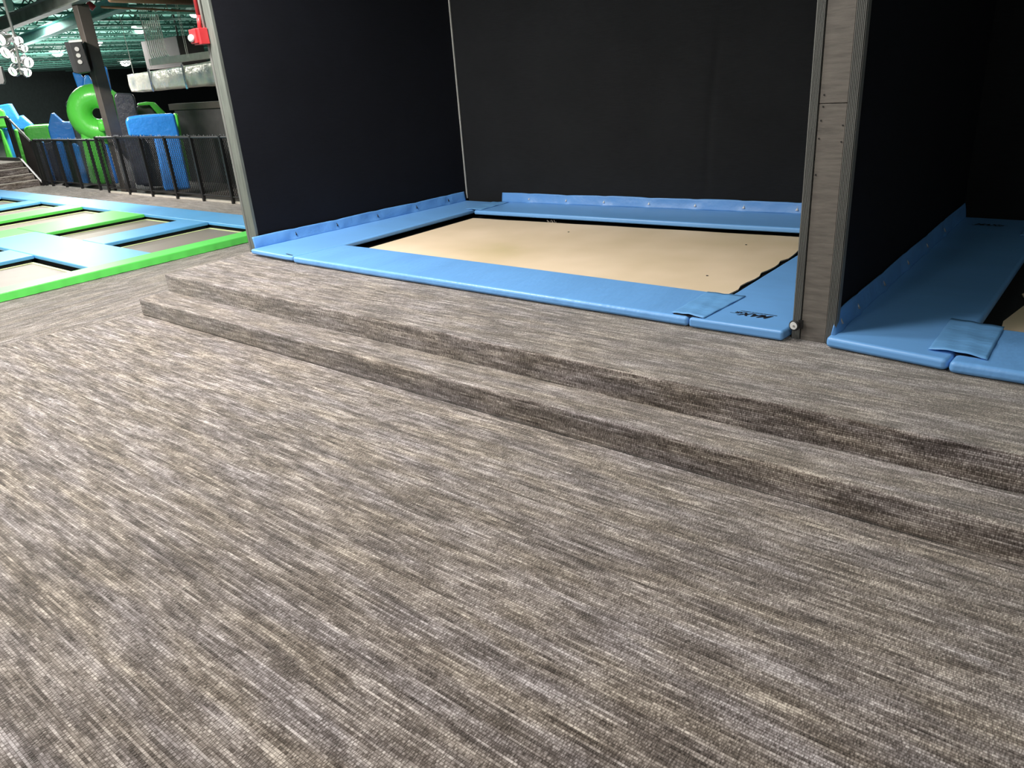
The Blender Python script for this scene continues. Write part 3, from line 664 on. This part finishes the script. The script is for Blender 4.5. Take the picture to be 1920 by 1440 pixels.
p = od(-2, 140, 15.0)
tag(MB().hull([od(*q, 15.0) for q in [(-30, 128), (2, 124), (9, 152), (7, 158), (-30, 160)]], U * 0.2).build('bracket_box', MT['partition'], bevel=0.01), 'small grey box cut off by the left photo edge', 'box')

# high bay lights in view, in a row
for i, (px, py, zz, nm) in enumerate([(108, 100, 3.5, 'left of the loudspeaker'), (182, 80, 3.5, 'just right of the brown column'), (235, 118, 3.5, 'lowest and farthest, above the duct corner'),
                              (262, 57, 3.5, 'in front of the conduit bundle'), (365, 27, 3.5, 'rightmost, beside the red conduit'), (45, 29 - 8, 3.5, 'small, at the top left')][:5]):
    c = oz(px, py, zz)
    t = thing('high_bay_light', 'glowing high bay ceiling light, ' + nm, 'ceiling light', 'glowing high bay lights under the roof', loc=c)
    r = 0.0062 * (c - CAM).length
    MB().ball(c, r * 0.85, (1, 1, 0.62)).build('lens', MT['lens'], t, smooth=True)
    MB().prism([(c.x - r, c.y - r), (c.x + r, c.y - r), (c.x + r, c.y + r), (c.x - r, c.y + r)], c.z + r * .3, c.z + .12 + r * .3).build('housing', MT['white'], t, bevel=0.02)
    MB().tube((c.x, c.y, c.z + .12), (c.x, c.y, ZD), 0.015, 6).build('hanger', MT['rail'], t)

# foil wrapped duct with its hangers
t = thing('air_duct', 'hanging rectangular air duct wrapped in wrinkled white foil', 'duct', loc=oy(300, 150, 10.0))
A0 = oy(236, 138, 10.0); A1 = oy(246, 175, 10.0); xr = -14.0
za, zb_ = A0.z, A1.z
def duct(u, v):
    x = A0.x + (xr - A0.x) * u
    a = v * 2 * math.pi + math.pi / 4
    cx, cz = math.cos(a), math.sin(a); s_ = max(abs(cx), abs(cz)); f = 1 / (s_ ** 0.75)
    zt = za + 0.10 * u * 1.4; hh = (zt - zb_) / 2
    w_ = 0.012 * math.sin(u * 55 + v * 9) + 0.010 * math.sin(u * 23 - v * 25) + 0.02 * math.sin(v * 4 * math.pi + u * 9)
    return Vector((x, 10.35 + 0.35 * cx * f * (1 + w_), (zt + zb_) / 2 + hh * cz * f * (0.94 + w_)))
d = MB().grid(None, 90, 40, duct)
bmesh.ops.remove_doubles(d.bm, verts=d.bm.verts, dist=0.001); bmesh.ops.holes_fill(d.bm, edges=d.bm.edges, sides=60)
d.build('duct_body', MT['foil'], t, smooth=True)
for ux in (0.18, 0.42, 0.70):
    xx = A0.x + (xr - A0.x) * ux
    MB().box(xx - .04, xx + .04, 9.98, 10.0, zb_ - 0.0, za + 0.05).build('tape_band', MT['silver'], t)
for px0, py0, px1, py1 in [(222, 14, 251, 140), (329, 0, 351, 108), (338, 40, 354, 108), (280, 110, 285, 128)]:
    b = oy(px1, py1, 10.0); MB().tube(b, (b.x, b.y, ZD), 0.008 if px0 != 280 else 0.005, 6).build('hanger_wire', MT['conduit'], t)
# conduits
t = thing('conduit_bundle', 'bundle of parallel galvanised conduits dropping behind the duct', 'conduits', loc=oy(290, 100, 11.0))
for i in range(9):
    f = i / 8; b = oy(284 + 29 * f, 112 - 6 * f, 11.0)
    xo = oy(286 + 6, 116, 11.0)
    MB().path([(b.x, b.y, ZD - 0.02), (b.x, b.y, b.z + 0.15), (b.x + 0.05, b.y, b.z + 0.03), (b.x + 0.16, b.y, b.z - 0.02)], 0.015, 8).build('conduit', MT['conduit'], t)
a = oy(284, 120, 11.0); MB().box(a.x, -14.0, 10.95, 11.15, a.z - 0.04, a.z + 0.12).build('cable_tray', MT['conduit'], t)
a = oy(264, 80, 12.5); b = oy(333, 80, 12.5)
tag(MB().box(a.x, b.x, 12.5, 13.3, oy(300, 128, 12.5).z, oy(300, 72, 12.5).z).box(a.x + .1, a.x + .15, 12.6, 12.65, 2.9, ZD - .001).box(b.x - .15, b.x - .1, 12.6, 12.65, 2.9, ZD - .001).build('air_handler', MT['brownsteel'], bevel=0.02), 'dark brown hanging box behind the conduit bundle', 'air handler')
# rusty sprinkler pipes
for lb, p, q, z, r in [('rusty brown pipe running along the top edge of the photo', (205, -2), (345, 3), 3.05, 0.05), ('thin rusty pipe under the joists above the conduits', (190, 13), (385, 22), 3.08, 0.02)]:
    a, b = oz(*p, z), oz(*q, z); m_ = a.lerp(b, 0.6); tag(MB().tube(a, b + (b - a) * 0.3, r, 10).tube(m_, (m_.x, m_.y, ZD), 0.006, 6).build('sprinkler_pipe', MT['orange'], smooth=True), lb, 'pipe')
a = oz(166, 4, 3.25)
tag(MB().tube(od(163, 5, 17), od(177, 16, 17), 0.06, 12).build('pipe_valve', MT['red'], bevel=0.01), 'small red valve on the pipe beside the brown column top', 'valve')
a, b = oz(15, -6, 3.1), oz(18, 20, 3.1)
tag(MB().hull([od(*q, 14) for q in [(8, -8), (20, -8), (26, 20), (15, 22)]], U * 0.1).build('hanging_bracket', MT['chord']), 'dark green hanging plate in the top left corner', 'bracket')

# ------------------------------------------------------------------ red alarm on the wall end
c = Vector((-6.14, 3.60, 2.05))
t = thing('fire_alarm', 'red fire alarm box with white strobe on the end of the dark wall', 'fire alarm', loc=c)
MB().box(-6.175, -6.065, 3.585, 3.666, 1.985, 2.105).build('box', MT['red'], t, bevel=0.006)
MB().box(-6.185, -6.09, 3.565, 3.586, 1.995, 2.10).build('cover', MT['red'], t, bevel=0.006)
MB().ball((-6.145, 3.555, 2.035), 0.036, (1, 0.6, 0.8)).build('strobe', MT['white'], t, smooth=True)
t2 = MB().path([(-6.13, 3.64, 2.104), (-6.13, 3.65, 2.2), (-6.115, 3.65, H)], 0.017, 10).build('red_conduit', MT['red'], t, smooth=True)
MB().path([(-6.09, 3.655, 2.104), (-6.08, 3.655, H)], 0.010, 8).build('grey_conduit', MT['conduit'], t, smooth=True)
